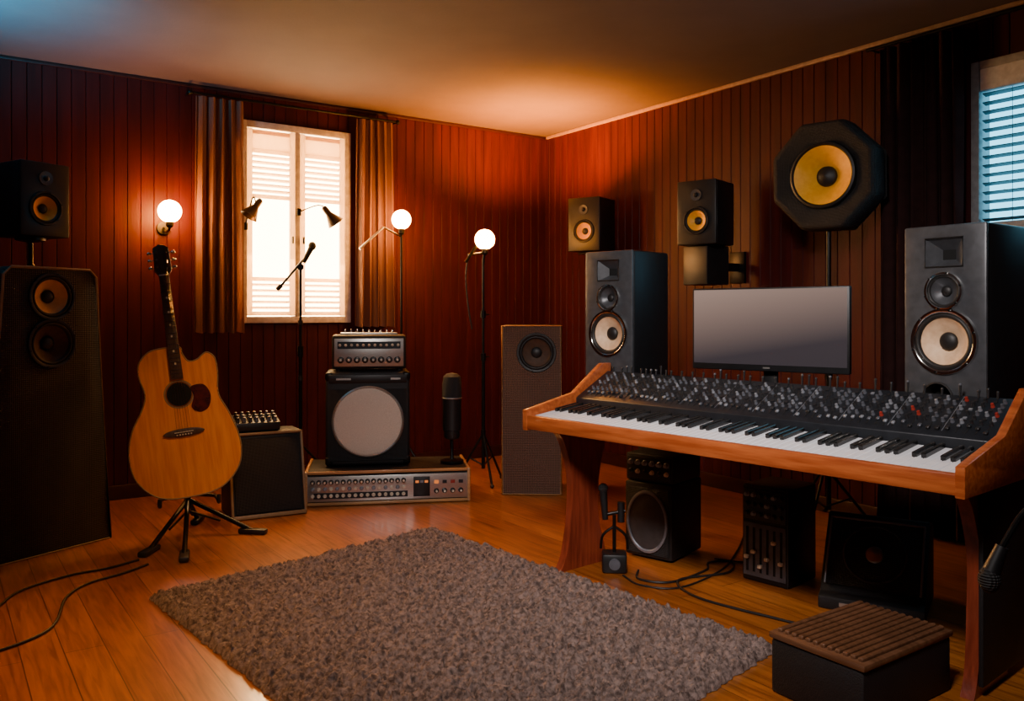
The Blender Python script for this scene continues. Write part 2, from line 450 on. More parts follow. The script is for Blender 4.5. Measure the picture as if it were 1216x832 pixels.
def window_right():
    w = VY1 - VY0; h = VZ1 - VZ0
    rt = root('window_2', (XR, (VY0 + VY1) / 2, VZ0), -90)
    f = MB(); wf = m_wframe
    for e in (-1, 1): f.box((0.04, 0.12, h), (e * (w / 2 - .02), 0.03, h / 2), wf, bevel=.004)
    f.box((w - .08, 0.12, 0.04), (0, 0.03, .02), wf, bevel=.004)
    f.box((w - .08, 0.12, 0.04), (0, 0.03, h - .02), wf, bevel=.004)
    f.build('frame', rt)
    b = MB()
    b.box((w - .09, 0.06, 0.11), (0, -0.005, h - .095), M('blind_header', (0.7, 0.7, 0.73), 0.5), bevel=.008)
    sl = M('blind_slats', (0.03, 0.07, 0.09), 0.5)
    n = 15
    for k in range(n):
        b.box((w - .10, 0.034, 0.004), (0, 0.0, 0.055 + k * (h - .22) / (n - 1)), sl, rot=(R(-16), 0, 0))
    for x in (-.3, 0, .3): b.rod((x, -0.005, 0.04), (x, -0.005, h - .12), 0.0015, sl, seg=6)
    b.build('blind', rt)
    MB().box((w - .085, 0.006, h - .085), (0, 0.075, h / 2), m_pane_c).build('glass_pane', rt)
window_right()

def curtain(name, loc, rz, w, z0, z1, mat, folds=5, amp=0.03, flare=1.0):
    rt = root(name, loc, rz); mb = MB()
    nx, nz = folds * 14, 30; verts = []; faces = []
    for j in range(nz + 1):
        t = j / nz; z = z0 + (z1 - z0) * t
        for i in range(nx + 1):
            s_ = i / nx
            x = (s_ - 0.5) * w * (1 + (flare - 1) * (1 - t))
            ph = s_ * folds * 2 * PI + 0.5 * math.sin(2.2 * t + s_ * 5)
            y = amp * (0.7 + 0.5 * (1 - t)) * math.sin(ph) + 0.25 * amp * math.sin(2.3 * ph + 3 * t)
            verts.append((x + 0.008 * math.sin(ph * 2 + t), y, z + (0.006 * math.sin(ph) if j == 0 else 0)))
    for j in range(nz):
        for i in range(nx):
            a = j * (nx + 1) + i; faces.append([a, a + 1, a + nx + 2, a + nx + 1])
    mb.raw(verts, faces, mat)
    mb.build('cloth', rt, angle=180)
    return rt
CY = YB - 0.085
c1 = curtain('curtain', (1.555, CY, 0), 0, 0.30, 1.03, 2.56, m_curt, 5, 0.026, 1.08)
c2 = curtain('curtain', (2.665, CY, 0), 0, 0.28, 1.06, 2.56, m_curt, 5, 0.026, 1.1)
cr = MB(); cr.rod((1.36, CY, 2.575), (2.86, CY, 2.575), 0.009, m_metal_blk)
for x in (1.37, 2.85): cr.rod((x, CY, 2.575), (x, YB - .002, 2.575), 0.006, m_metal_blk); cr.sphere(0.018, (x, CY, 2.575), m_metal_blk)
cr.build('curtain_rod')
curtain('curtain', (XR - 0.085, 2.36, 0), -90, 0.44, 0.03, 2.575, m_curtd, 6, 0.032, 1.05)
cr = MB(); cr.rod((XR - .085, 0.9, 2.59), (XR - .085, 2.65, 2.59), 0.01, m_metal_blk)
for y in (0.92, 2.63): cr.rod((XR - .085, y, 2.59), (XR - .002, y, 2.59), 0.006, m_metal_blk)
cr.build('curtain_rod')

# ------------------------------------------------------------------ rug
def rug():
    A = np.array([.727, 3.60]); B = np.array([2.185, 3.888]); C = np.array([2.385, 1.83]); D = np.array([.93, 1.54])
    nu, nv = 300, 420
    u = np.linspace(0, 1, nu)[None, :]; v = np.linspace(0, 1, nv)[:, None]
    P = (A[None, None] * ((1 - u) * (1 - v))[..., None] + B[None, None] * (u * (1 - v))[..., None]
         + C[None, None] * (u * v)[..., None] + D[None, None] * ((1 - u) * v)[..., None])
    def sm(k):
        n = np.random.rand(nv, nu)
        for _ in range(k):
            n = (n + np.roll(n, 1, 0) + np.roll(n, -1, 0) + np.roll(n, 1, 1) + np.roll(n, -1, 1)) / 5
        n = (n - n.mean()) / n.std(); return n
    h = 0.028 + 0.0065 * sm(2) + 0.003 * sm(10) + 0.0014 * sm(0)
    edge = np.minimum(np.minimum(u * 1.5, (1 - u) * 1.5) + v * 0, np.minimum(v * 2.1, (1 - v) * 2.1) + u * 0)
    h = h * np.clip(edge / 0.02, 0, 1) ** 0.5
    h = np.clip(h, 0.002, None)
    wob = 0.004
    P[..., 0] += wob * sm(4) * 0.7; P[..., 1] += wob * sm(4) * 0.7
    V = np.concatenate([P, h[..., None]], -1).reshape(-1, 3)
    idx = np.arange(nu * nv).reshape(nv, nu)
    F = np.stack([idx[:-1, :-1], idx[1:, :-1], idx[1:, 1:], idx[:-1, 1:]], -1).reshape(-1, 4)
    me = bpy.data.meshes.new('rug'); me.from_pydata(V.tolist(), [], F.tolist())
    me.polygons.foreach_set('use_smooth', [True] * len(me.polygons))
    me.materials.append(m_rug); me.update()
    o = bpy.data.objects.new('rug', me); COL.objects.link(o)
rug()

# ------------------------------------------------------------------ left speakers
speaker('floor_speaker', (.385, 4.785, 0.0), 26, 0.63, 0.45, 1.375, m_blackwood, m_grille,
        [(0, 1.235, 0.115, m_conewarm, m_rubber, 'cone'), (0, 1.01, 0.12, m_conebrn, m_rubber, 'cone')],
        bevel=0.015, top_w=0.47, outline=m_gold)
speaker('studio_monitor_speaker', (.42, 4.90, 1.54), 25, 0.25, 0.27, 0.37, m_black, m_black,
        [(0, 0.14, 0.085, m_coneyel, m_rubber, 'cone'), (0, 0.29, 0.035, m_rubber, m_greyface, 'dome')])
st = MB(); st.lathe([(0.09, 0), (0.09, 0.01), (0.02, 0.018), (0.012, 0.03), (0.012, 0.135), (0.07, 0.145), (0.07, 0.16)], (0, 0, 0), m_metal_blk)
st.build('speaker_stand', loc=(.42, 4.88, 1.378))

# ------------------------------------------------------------------ guitar + stand
def guitar():
    s = 0.0043
    rt = root('acoustic_guitar', (1.11, 4.49, 0.215), rot=(R(-7), R(-6.6), R(-11)))
    half = [(0, 0), (34, 5), (57, 27), (62, 57), (54, 90), (44, 116), (46, 140), (45, 160), (36, 168), (25, 161), (15, 160), (9, 170), (7, 178),
            (-10, 179), (-28, 176), (-40, 163), (-41, 146), (-37, 126), (-43, 108), (-56, 85), (-62, 57), (-57, 28), (-35, 5)]
    pts = catmull([(a * s, b * s, 0) for a, b in half], 5, True)
    pts = [(p.x, p.y) for p in pts]
    MB().prism(pts, -0.055, 0.055, m_gside).build('body', rt, angle=40)
    MB().prism(pts, -0.060, -0.055, m_spruce).build('soundboard', rt, angle=40)
    MB().tube([(p[0], -0.058, p[1]) for p in pts], 0.004, m_gold, closed=True, smooth=0, seg=6).build('binding', rt)
    d = MB()
    hz = 122 * s
    d.lathe([(0.074, 0), (0.074, 0.0008)], (0, -0.0600, hz), m_gold, FX, 40)
    d.lathe([(0.066, 0), (0.066, 0.0015)], (0, -0.060, hz), m_gside, FX, 40)
    d.lathe([(0.060, 0), (0.060, 0.0030)], (0, -0.060, hz), m_void, FX, 40)
    pg = catmull([(0.058, hz + .03, 0), (0.12, hz + .035, 0), (0.150, hz - .02, 0), (0.135, hz - .085, 0), (0.09, hz - .105, 0), (0.052, hz - .075, 0), (0.068, hz - .02, 0)], 5, True)
    d.prism([(p.x, p.y) for p in pg], -0.0625, -0.0602, m_pick)
    bz = 76 * s
    br = catmull([(-0.10, bz, 0), (-0.07, bz + .016, 0), (0, bz + .022, 0), (.07, bz + .016, 0), (0.10, bz, 0), (0.07, bz - .014, 0), (0, bz - .02, 0), (-.07, bz - .014, 0)], 4, True)
    d.prism([(p.x, p.y) for p in br], -0.070, -0.060, m_fret, 0.001)
    d.box((0.09, 0.006, 0.004), (0, -0.072, bz + .004), m_knobc)
    for k in range(6): d.sphere(0.004, (-.034 + k * .0136, -0.071, bz - .009), m_knobc, seg=10)
    d.build('soundhole_bridge_and_pickguard', rt)
    n = MB()
    n.prism([(-.030, 140 * s), (.030, 140 * s), (.024, 266 * s), (-.024, 266 * s)], -0.072, -0.060, m_fret, 0.001)
    n.prism([(-.027, 172 * s), (.027, 172 * s), (.022, 268 * s), (-.022, 268 * s)], -0.060, -0.030, m_neck, 0.006)
    n.box((0.05, 0.05, 0.06), (0, -0.03, 172 * s), m_neck, bevel=.01)
    for k in range(20):
        z = 266 * s - (266 - 76) * s * (1 - 2 ** (-(k + 1) / 12))
        if z > 141 * s: n.box((0.05, 0.003, 0.0025), (0, -0.073, z), m_chrome)
        if k in (2, 4, 6, 8, 11, 14): n.cyl(0.006, 0.002, (0, -0.0725, z + 0.012), m_knobc, FX, seg=10)
    n.prism([(-.024, 266 * s), (.024, 266 * s), (.042, 272 * s), (.038, 300 * s), (.012, 304 * s), (-.012, 304 * s), (-.038, 300 * s), (-.042, 272 * s)], -0.066, -0.046, m_fret, 0.002)
    n.box((0.048, 0.010, 0.006), (0, -0.07, 266.5 * s), m_knobc)
    for e in (-1, 1):
        for k in range(3):
            z = (276 + 9 * k) * s
            n.cyl(0.005, 0.02, (e * .026, -0.072, z), m_chrome, FX, seg=10)
            n.rod((e * .036, -0.056, z), (e * .054, -0.056, z), 0.003, m_chrome)
            n.sphere(0.011, (e * .058, -0.056, z), m_chrome, (1, .5, .8), seg=12)
    n.build('neck_and_headstock', rt)
    g = MB()
    for k in range(6):
        x0 = -.034 + k * .0136; x1 = -.018 + k * .0072
        g.rod((x0, -0.0755, bz), (x1, -0.0765, 266 * s), 0.0007, m_chrome, seg=5)
        e = -1 if k < 3 else 1
        g.rod((x1, -0.0765, 266 * s), (e * .026, -0.074, (276 + 9 * (k % 3)) * s), 0.0007, m_chrome, seg=5)
    g.build('strings', rt)
    sr = root('guitar_stand', (1.09, 4.56, 0), -11)
    b = MB()
    b.rod((0.02, 0.07, 0.18), (-0.04, 0.16, 0.80), 0.012, m_metal_blk)
    b.rod((0.02, 0.07, 0.12), (0.02, 0.07, 0.26), 0.018, m_metal_blk)
    hub = Vector((0.02, 0.07, 0.17))
    for q in ((-.17, -.30, .016), (-.02, -.46, .016), (.33, -.12, .016), (.08, .26, .016)):
        b.rod(hub, q, 0.012, m_metal_blk); qv = Vector(q)
        dr = (qv - hub).normalized()
        b.tube([hub + (qv - hub) * .5 + Vector((0, 0, -.03)), hub + Vector((0, 0, -.06))], 0.006, m_metal_blk, smooth=0)
        fl = Vector((dr.x, dr.y, 0)).normalized()
        b.box((0.15, 0.045, 0.026), (qv.x, qv.y, 0.0145), m_rubber, rot=(0, 0, math.atan2(fl.y, fl.x)), bevel=.008)
    for e in (-1, 1):
        b.tube([(0.02, .06, .20), (.02 + e * .12, .05, .185), (.02 + e * .14, -.02, .185), (.02 + e * .14, -.13, .185), (.02 + e * .14, -.145, .225)], 0.010, m_rubber)
    b.tube([(-.04, .16, .80), (-.04, .10, .80)], 0.01, m_metal_blk, smooth=0)
    b.build('frame', sr)
guitar()

def knob(mb, x, y, z, r, h, mat, rot=FX, Mx=None):
    mb.lathe([(r * 1.15, 0), (r * 1.1, h * .2), (r * .9, h * .3), (r * .8, h), (r * .6, h * 1.03)], (x, y, z), mat, rot, 12, Mx)

def wedge_amp():
    rt = root('practice_amplifier', (1.60, 4.84, 0), -6)
    side = [(-.16, 0.0), (.16, 0.0), (.16, .47), (-.05, .47)]   # (depth, z)
    c = MB()
    T = Matrix.Rotation(PI / 2, 4, 'Z')
    c.prism([(a, b) for a, b in side], -.21, .21, m_blackwood, 0.008, Mx=T)
    c.build('cabinet', rt)
    tilt = math.atan2(.11, .47)
    F = Matrix.Translation((0, -.16, 0)) @ Matrix.Rotation(-tilt, 4, 'X')
    g = MB()
    g.box((0.37, 0.012, 0.42), (0, -0.004, 0.24), m_grilledk, Mx=F, bevel=.004)
    for e in (-1, 1): g.box((0.014, 0.022, 0.48), (e * .203, -0.006, 0.24), m_gold, Mx=F, bevel=.004)
    g.box((0.42, 0.022, 0.022), (0, -0.006, .012), m_gold, Mx=F, bevel=.004)
    g.box((0.42, 0.022, 0.014), (0, -0.006, .474), m_gold, Mx=F, bevel=.004)
    g.build('front', rt)
wedge_amp()
def small_mixer():
    rt = root('small_mixer', (1.57, 4.90, 0.473), -10)
    b = MB(); b.box((0.26, 0.17, 0.05), (0, 0, 0.026), m_black, bevel=.006)
    T = Matrix.Translation((0, -.0, 0.056)) @ Matrix.Rotation(R(12), 4, 'X')
    b.box((0.26, 0.165, 0.02), (0, 0, 0), m_mixface, Mx=T, bevel=.003)
    for i in range(7):
        for j in range(3):
            knob(b, -.105 + i * .035, -.055 + j * .05, .01, .011, .028, random.choice([m_knobm, m_knobd, m_knobd, m_knobd]), (0, 0, 0), T)
    b.build('body', rt)
small_mixer()

def rack():
    rt = root('rack_mixer', (2.39, 4.816, 0), -25.5)
    b = MB()
    b.box((0.97, 0.48, 0.185), (0, 0.01, 0.106), m_blackwood, bevel=.006)
    b.box((0.965, 0.012, 0.15), (0, -0.235, 0.100), m_silver, bevel=.002)
    for e in (-1, 1): b.box((0.018, 0.50, 0.205), (e * .489, 0.0, 0.1035), m_trimwood, bevel=.004)
    b.box((0.96, 0.02, 0.016), (0, -0.24, 0.198), m_trimwood, bevel=.003)
    b.box((0.96, 0.02, 0.016), (0, -0.24, 0.012), m_trimwood, bevel=.003)
    b.box((0.10, 0.006, 0.12), (0.20, -0.243, 0.100), m_black, bevel=.001)
    b.box((0.56, 0.004, 0.036), (-.165, -0.2425, 0.060), m_mixface)
    b.build('chassis', rt)
    k = MB()
    for i in range(16):
        x = -.45 + i * .036
        knob(k, x, -.242, .142, .013, .022, m_knobd); knob(k, x, -.258, .142, .008, .012, m_knobc)
        knob(k, x, -.242, .100, .011, .018, m_knobc if i % 2 else m_knob)
        knob(k, x, -.244, .060, .010, .018, m_knobc)
    for i in range(4):
        knob(k, .29 + i * .05, -.242, .070, .014, .02, m_knobd); knob(k, .29 + i * .05, -.26, .070, .008, .006, m_knobc)
        k.box((.026, .004, .02), (.29 + i * .05, -.243, .125), [m_led, m_mixface, m_knobr, m_mixface][i])
    for i in range(3): k.box((.02, .004, .014), (.172 + i * .028, -.247, .13), [m_led, m_knob, m_led][i])
    k.build('knobs', rt, angle=50)
    f = MB()
    for e in (-1, 1):
        for g in (-1, 1): f.cyl(0.02, 0.014, (e * .42, g * .19, 0.007), m_rubber)
    f.build('feet', rt)
rack()
def cab():
    rt = root('guitar_amplifier_cabinet', (2.305, 4.93, 0.2075), -25)
    b = MB(); w, h, d = .52, .585, .28
    b.box((w, d, h), (0, 0, h / 2), m_blackwood, bevel=.02, seg=3)
    b.box((w - .04, .01, h - .14), (0, -d / 2 - .002, h / 2 - .04), m_grilledk, bevel=.003)
    b.box((w - .04, .014, .05), (0, -d / 2 - .002, h - .045), m_black, bevel=.003)
    b.box((.09, .004, .012), (-.15, -d / 2 - .011, h - .045), m_silver)
    b.box((.06, .004, .012), (.17, -d / 2 - .011, h - .045), m_silver)
    b.build('cabinet', rt)
    g = MB(); z = .275; r = .222
    lathe_open(g, [(r, 0), (r, .012), (r - .008, .018), (r - .014, .012), (r - .014, 0)], (0, -d / 2 - .007, z), m_silver, seg=64)
    pr = [((r - .014) * math.cos(PI / 2 * k / 8) + 1e-5, .010 + .014 * math.sin(PI / 2 * k / 8)) for k in range(9)]
    lathe_open(g, pr, (0, -d / 2 - .007, z), m_cream, seg=64)
    g.build('round_grille', rt)
    c = MB()
    for ex in (-1, 1):
        for z in (0.03, h - .03): c.box((.05, .05, .055), (ex * (w / 2 - .022), -d / 2 + .022, z), m_metal_blk, bevel=.014, seg=3)
    c.build('corners', rt)
cab()
def head():
    rt = root('amplifier_head', (2.315, 4.935, 0.7945), -25)
    b = MB(); w, h, d = .46, .225, .24
    b.box((w, d, h - .012), (0, 0, .012 + (h - .012) / 2), m_blackwood, bevel=.015, seg=3)
    b.box((w - .03, .012, h - .05), (0, -d / 2 - .001, h / 2 + .004), m_silver, bevel=.003)
    b.box((w - .07, .004, .045), (0, -d / 2 - .008, h * .72), m_mixface)
    b.box((w - .10, .10, .018), (0, 0, h + .005), m_silver, bevel=.005)
    for ex in (-1, 1):
        for ey in (-1, 1): b.cyl(.014, .013, (ex * .19, ey * .08, .0065), m_rubber)
    b.build('chassis', rt)
    k = MB()
    for i in range(8): knob(k, -.175 + i * .05, -d / 2 - .007, .07, .018, .024, m_knobd); knob(k, -.175 + i * .05, -d / 2 - .03, .07, .008, .006, m_knobc)
    for i in range(11): knob(k, -.18 + i * .036, -d / 2 - .010, h * .72, .008, .012, m_knobc)
    for i in range(9): knob(k, -.15 + i * .0375, 0, h + .014, .006, .02, m_chrome, (0, 0, 0))
    k.build('knobs', rt, angle=50)
head()

def cond_mic():
    rt = root('condenser_microphone', (2.745, 4.62, 0.2065), -30)
    b = MB()
    b.lathe([(.075, 0), (.075, .012), (.015, .02), (.010, .03), (.010, .14)], (0, 0, 0), m_metal_blk)
    b.lathe([(.02, .14), (.045, .15), (.052, .165), (.052, .20), (.06, .205), (.06, .40), (.0605, .405)], (0, 0, 0), m_black)
    b.build('body', rt)
    g = MB(); g.lathe([(.060, .405), (.062, .42), (.062, .50), (.055, .545), (.035, .563), (1e-5, .57)], (0, 0, 0), m_grilledk)
    g.lathe([(.063, .405), (.065, .409), (.063, .413)], (0, 0, 0), m_silver)
    g.build('mesh_head', rt)
cond_mic()

speaker('floor_speaker', (3.26, 4.45, 0.0), -38, 0.385, 0.36, 1.08, m_blackwood, m_grille2,
        [(0.03, 0.905, 0.125, m_conebrn, m_rubber, 'cone')], bevel=0.01, outline=m_trimwood)

# ------------------------------------------------------------------ lamps & stands
def tripod_base(b, z=0.28, r=0.28, mat=m_metal_blk, n=3, a0=0.4):
    for k in range(n):
        a = a0 + k * 2 * PI / n
        b.rod((0, 0, z), (r * math.cos(a), r * math.sin(a), .012), .008, mat)
        b.sphere(.014, (r * math.cos(a), r * math.sin(a), .014), m_rubber, seg=10)
        b.rod((0, 0, z * .35), (r * .5 * math.cos(a), r * .5 * math.sin(a), z * .5), .005, mat)
    b.cyl(.016, .05, (0, 0, z), mat)

def lamp_stand():
    rt = root('bulb_lamp_stand', (3.10, 4.80, 0), 0)
    b = MB(); tripod_base(b, .34, .19, a0=R(15))
    b.rod((0, 0, .1), (0, 0, .85), .012, m_metal_blk); b.rod((0, 0, .85), (0, 0, 1.53), .009, m_metal_blk)
    for z in (.86, 1.15): b.cyl(.019, .05, (0, 0, z), m_metal_blk); b.rod((0, 0, z), (.045, 0, z), .006, m_metal_blk)
    b.rod((0, 0, 1.50), (.005, -.01, 1.585), .010, m_metal_blk)
    b.rod((-.12, .0, 1.55), (.01, 0, 1.57), .008, m_metal_blk)
    b.rod((-.14, .0, 1.50), (-.06, 0, 1.61), .011, m_metal_blk)
    b.tube([(-.12, 0, 1.54), (-.14, 0, 1.40), (-.12, 0, 1.2), (-.09, 0, 1.05)], .006, m_rubber)
    b.lathe([(.014, 0), (.022, .01), (.022, .04), (.018, .045)], (.005, -.01, 1.555), m_metal_blk)
    b.build('stand', rt)
    MB().sphere(.068, (.006, -.01, 1.66), m_bulb).build('bulb', rt)
lamp_stand()

def boom_bulb():
    rt = root('bulb_lamp_stand', (2.75, 5.33, 0), 0)
    b = MB(); tripod_base(b, .3, .19, a0=1.2)
    b.rod((0, 0, .1), (0, 0, 1.72), .008, m_metal_blk)
    b.rod((-.32, .0, 1.60), (-.14, 0, 1.76), .009, m_silver)
    b.rod((-.14, 0, 1.76), (0, 0, 1.70), .006, m_metal_blk)
    b.lathe([(.014, 0), (.022, .01), (.022, .04), (.018, .045)], (0, 0, 1.715), m_metal_blk)
    b.build('stand', rt)
    MB().sphere(.068, (0, 0, 1.822), m_bulb).build('bulb', rt)
boom_bulb()

def sconce():
    rt = root('wall_lamp', (1.225, YB - .001, 1.70), 0)
    b = MB(); b.cyl(.04, .02, (0, -.010, 0), m_metal_blk, FX)
    b.tube([(0, -.015, 0), (0, -.08, -.03), (0, -.17, -.02), (0, -.18, .0)], .008, m_metal_blk)
    b.lathe([(.014, -.01), (.022, .0), (.022, .025), (.018, .03)], (0, -.18, 0), m_metal_blk)
    b.build('bracket', rt)
    MB().sphere(.070, (0, -.18, .09), m_bulb).build('bulb', rt)
sconce()

m_shade = M('lamp_shade_metal', (0.12, 0.08, 0.05), .4, .6)
def clip_lamp(loc, anchor, yaw, tilt):
    rt = root('clip_lamp', loc, yaw)
    a = Matrix.Rotation(-R(yaw), 4, 'Z') @ (Vector(anchor) - Vector(loc))
    b = MB()
    b.lathe([(.012, .06), (.02, .05), (.022, .0), (.06, -.08), (.057, -.08), (.018, -.0), (1e-5, .0)], (0, 0, 0), m_shade, (0, R(tilt), 0), 28)
    b.tube([(0, 0, .03), (a.x * .4, a.y * .3, .06), a], .005, m_metal_blk)
    b.box((.03, .02, .05), a, m_metal_blk, bevel=.004)
    b.build('body', rt)
clip_lamp((1.74, 5.42, 1.85), (1.735, 5.625, 1.74), 0, 35)
clip_lamp((2.25, 5.44, 1.84), (2.107, 5.625, 1.86), 0, -40)

def mic_stand(name, loc, rz, h):
    rt = root(name, loc, rz); b = MB()
    tripod_base(b, .30, .26, a0=2.2)
    b.rod((0, 0, .1), (0, 0, h * .62), .012, m_metal_blk); b.rod((0, 0, h * .62), (0, 0, h), .009, m_metal_blk)
    b.cyl(.019, .07, (0, 0, h * .62), m_metal_blk)
    for z in (h * .5, h * .75): b.cyl(.016, .03, (0, 0, z), m_rubber)
    b.cyl(.022, .03, (0, 0, h), m_metal_blk, FX)
    b.rod((-.12, 0, h - .12), (.06, 0, h + .10), .008, m_metal_blk)
    b.rod((-.12, 0, h - .12), (-.15, 0, h - .15), .015, m_rubber)
    b.build('stand', rt)
    m = MB(); m.rod((.02, -.0, h + .03), (.07, 0, h + .13), .015, m_black, .020)
    m.sphere(.026, (.075, 0, h + .14), m_grilledk, (1, 1, 1.15)); m.build('microphone', rt)
mic_stand('microphone_stand', (2.00, 5.31, 0), -20, 1.46)

# ------------------------------------------------------------------ desk with keyboard and mixer
DL = 1.813; DROT = -84.2
DO = Vector((2.198, 3.015, 0))
def dw(x, y, z=0.0):
    a = R(DROT); return (DO.x + x * math.cos(a) - y * math.sin(a), DO.y + x * math.sin(a) + y * math.cos(a), z)

def desk():
    rt = root('studio_desk', DO, DROT)
    t = MB()
    t.box((DL, .50, .025), (DL / 2, .25, .655), m_deskwood, bevel=.004)          # bed
    t.box((DL, .028, .062), (DL / 2, -.012, .672), m_deskwood, bevel=.006)       # front apron
    t.box((DL + .22, .52, .028), (DL / 2 - .13, .790, .716), m_black, bevel=.004)   # rear shelf
    t.build('desktop', rt)
    Tz = Matrix.Rotation(PI / 2, 4, 'Z')
    for i, x0 in enumerate((-.022, DL - .006)):
        c = MB()
        prof = [(-.03, .635), (.52, .635), (.52, .915), (.46, .915), (.27, .785), (.02, .735), (-.03, .725)]
        c.prism(prof, -x0 - .028, -x0, m_deskwood, .004, Mx=Tz)
        c.build('cheek_%d' % (i + 1), rt)
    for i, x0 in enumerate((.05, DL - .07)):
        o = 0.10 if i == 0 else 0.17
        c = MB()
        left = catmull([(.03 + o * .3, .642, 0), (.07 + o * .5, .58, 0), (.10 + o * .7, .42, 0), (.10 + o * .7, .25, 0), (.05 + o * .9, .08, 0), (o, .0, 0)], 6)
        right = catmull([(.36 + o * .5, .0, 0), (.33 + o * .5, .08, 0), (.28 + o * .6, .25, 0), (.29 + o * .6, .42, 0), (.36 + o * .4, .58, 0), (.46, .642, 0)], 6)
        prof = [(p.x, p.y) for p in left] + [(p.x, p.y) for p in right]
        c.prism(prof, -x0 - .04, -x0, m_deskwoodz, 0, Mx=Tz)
        if i == 1:   # added black sheet standing in for shade on the right leg's outer face
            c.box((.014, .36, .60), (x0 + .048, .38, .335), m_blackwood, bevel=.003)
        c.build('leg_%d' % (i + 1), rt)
    p = MB()
    for x in (-.2, DL - .07):
        p.box((.04, .04, .70), (x, 1.0, .351), m_black, bevel=.003)
        p.box((.03, .45, .03), (x, .77, .686), m_black, bevel=.003)
    p.build('rear_legs', rt)
    return rt
desk()

def keyboard():
    rt = root('piano_keyboard', dw(0, 0), DROT)
    L0, L1 = .012, DL - .012; n = 63; kw = (L1 - L0) / n
    b = MB(); b.box((L1 - L0, .26, .010), ((L0 + L1) / 2, .140, .6735), m_black)
    b.build('bed', rt)
    w = MB(); z0 = .690
    for i in range(n):
        w.box((kw - .0016, .255, .022), (L0 + kw * (i + .5), .135, z0 + .014), m_keyw, rot=(R(7), 0, 0), bevel=.002, seg=1)
    w.build('white_keys', rt)
    k = MB()
    for i in range(n - 1):
        if i % 7 in (0, 1, 3, 4, 5):
            k.box((kw * .55, .145, .022), (L0 + kw * (i + 1), .188, z0 + .036), m_keyb, rot=(R(7), 0, 0), bevel=.003, seg=1)
    k.build('black_keys', rt)
keyboard()

def console():
    rt = root('mixing_console', dw(0, 0), DROT)
    b = MB(); L = DL - .05
    Tz = Matrix.Rotation(PI / 2, 4, 'Z')
    b.prism([(.275, .670), (.50, .670), (.50, .868), (.49, .878), (.29, .772), (.275, .762)], -(DL - .010), -.010, m_mixface, .003, Mx=Tz)
    b.build('body', rt)
    T = Matrix.Translation((0, .29, .772)) @ Matrix.Rotation(math.atan2(.106, .20), 4, 'X')
    SL = math.hypot(.20, .106)
    k = MB(); n = 60; dx = (L - .02) / n
    for i in range(n):
        x = .04 + dx * (i + .5)
        if i % 6 == 0: k.box((.0015, SL - .02, .001), (x + dx / 2, SL / 2, .001), m_knob, Mx=T)
        for j in range(6):
            y = .065 + j * .026
            mt = m_knobr if (i > 46 and random.random() < .10) else random.choice([m_knob, m_knobd, m_knobm, m_knobd, m_knobm])
            if (j % 2 == 0) or i % 2: knob(k, x, y, 0.0, .0062, .014, mt, (0, 0, 0), T)
            else:
                k.box((.012, .010, .004), (x, y, .002), random.choice([m_knobd, m_knobm, m_knob]) if random.random() < .5 else m_knobd, Mx=T)
        k.box((.003, .045, .001), (x, .03, .001), m_void, Mx=T)
        k.box((.012, .014, .009), (x, .015 + .03 * random.random(), .005), random.choice([m_knob, m_knobm, m_knobd, m_knobd]), Mx=T, bevel=.002, seg=1)
        if i % 2 == 0 or random.random() < .4:
            h = random.choice([.022, .030, .040])
            p0 = T @ Vector((x, SL - .01, 0))
            k.rod(p0, p0 + Vector((0, .002, h)), .0032, m_knobd, .0048, 8)
            k.sphere(.0055, p0 + Vector((0, .002, h)), random.choice([m_knobm, m_knobd, m_knobd]), seg=8)
    k.build('knobs_and_faders', rt, angle=50)
console()

# ------------------------------------------------------------------ desk speakers
def big_speaker(x, y, rz):
    p = dw(x, y, .7305); w, d, h = .285, .32, .73
    speaker('studio_monitor_speaker', p, rz, w, d, h, m_black, m_greyface,
            [(0, .50, .066, m_greyface, m_chrome, 'cone'), (0, .325, .115, m_conetan, m_chrome, 'cone'), (-.02, .13, .048, m_void, m_rubber, 'port')],
            bevel=.012, horn=(0, .635, .13, .10))
big_speaker(-.05, .54 + .16, -78)
big_speaker(1.56, .54 + .16, -89)

def monitor():
    rt = root('computer_monitor', dw(.765, .68, .7305), -73)
    b = MB()
    b.lathe([(.12, 0), (.12, .008), (.03, .014)], (0, .02, 0), m_black, scale=(1.2, .8, 1))
    b.box((.06, .02, .25), (0, .04, .13), m_black, bevel=.004)
    b.box((.69, .03, .36), (0, 0, .355), m_black, bevel=.006)
    b.box((.30, .03, .2), (0, .028, .355), m_black, bevel=.01)
    b.build('housing', rt)
    s = MB(); s.box((.67, .003, .325), (0, -.0155, .365), m_screen); s.build('screen', rt)
    l = MB(); l.box((.03, .002, .006), (0, -.016, .190), m_silver); l.build('badge', rt)
monitor()

def wall_speaker(loc, rz):
    return speaker('wall_speaker', loc, rz, .26, .26, .39, m_black, m_black,
                 [(0, .145, .085, m_coneyel, m_rubber, 'cone'), (0, .30, .035, m_rubber, m_greyface, 'dome')])
wall_speaker((4.02, 4.745, 1.61), -68)
b = MB(); b.box((.02, .10, .10), (XR - .012, 4.78, 1.55), m_metal_blk, bevel=.003)
b.rod((XR - .02, 4.78, 1.55), (4.10, 4.75, 1.585), .014, m_metal_blk); b.box((.2, .16, .012), (4.06, 4.75, 1.600), m_metal_blk)
b.build('speaker_bracket')
wall_speaker((3.95, 3.575, 1.575), -74)
b = MB(); b.box((.20, .20, .24), (3.98, 3.60, 1.452), m_black, bevel=.008)
b.box((.02, .12, .20), (XR - .012, 3.6, 1.45), m_metal_blk, bevel=.003); b.box((.2, .05, .05), (4.17, 3.6, 1.45), m_metal_blk)
b.build('speaker_bracket')

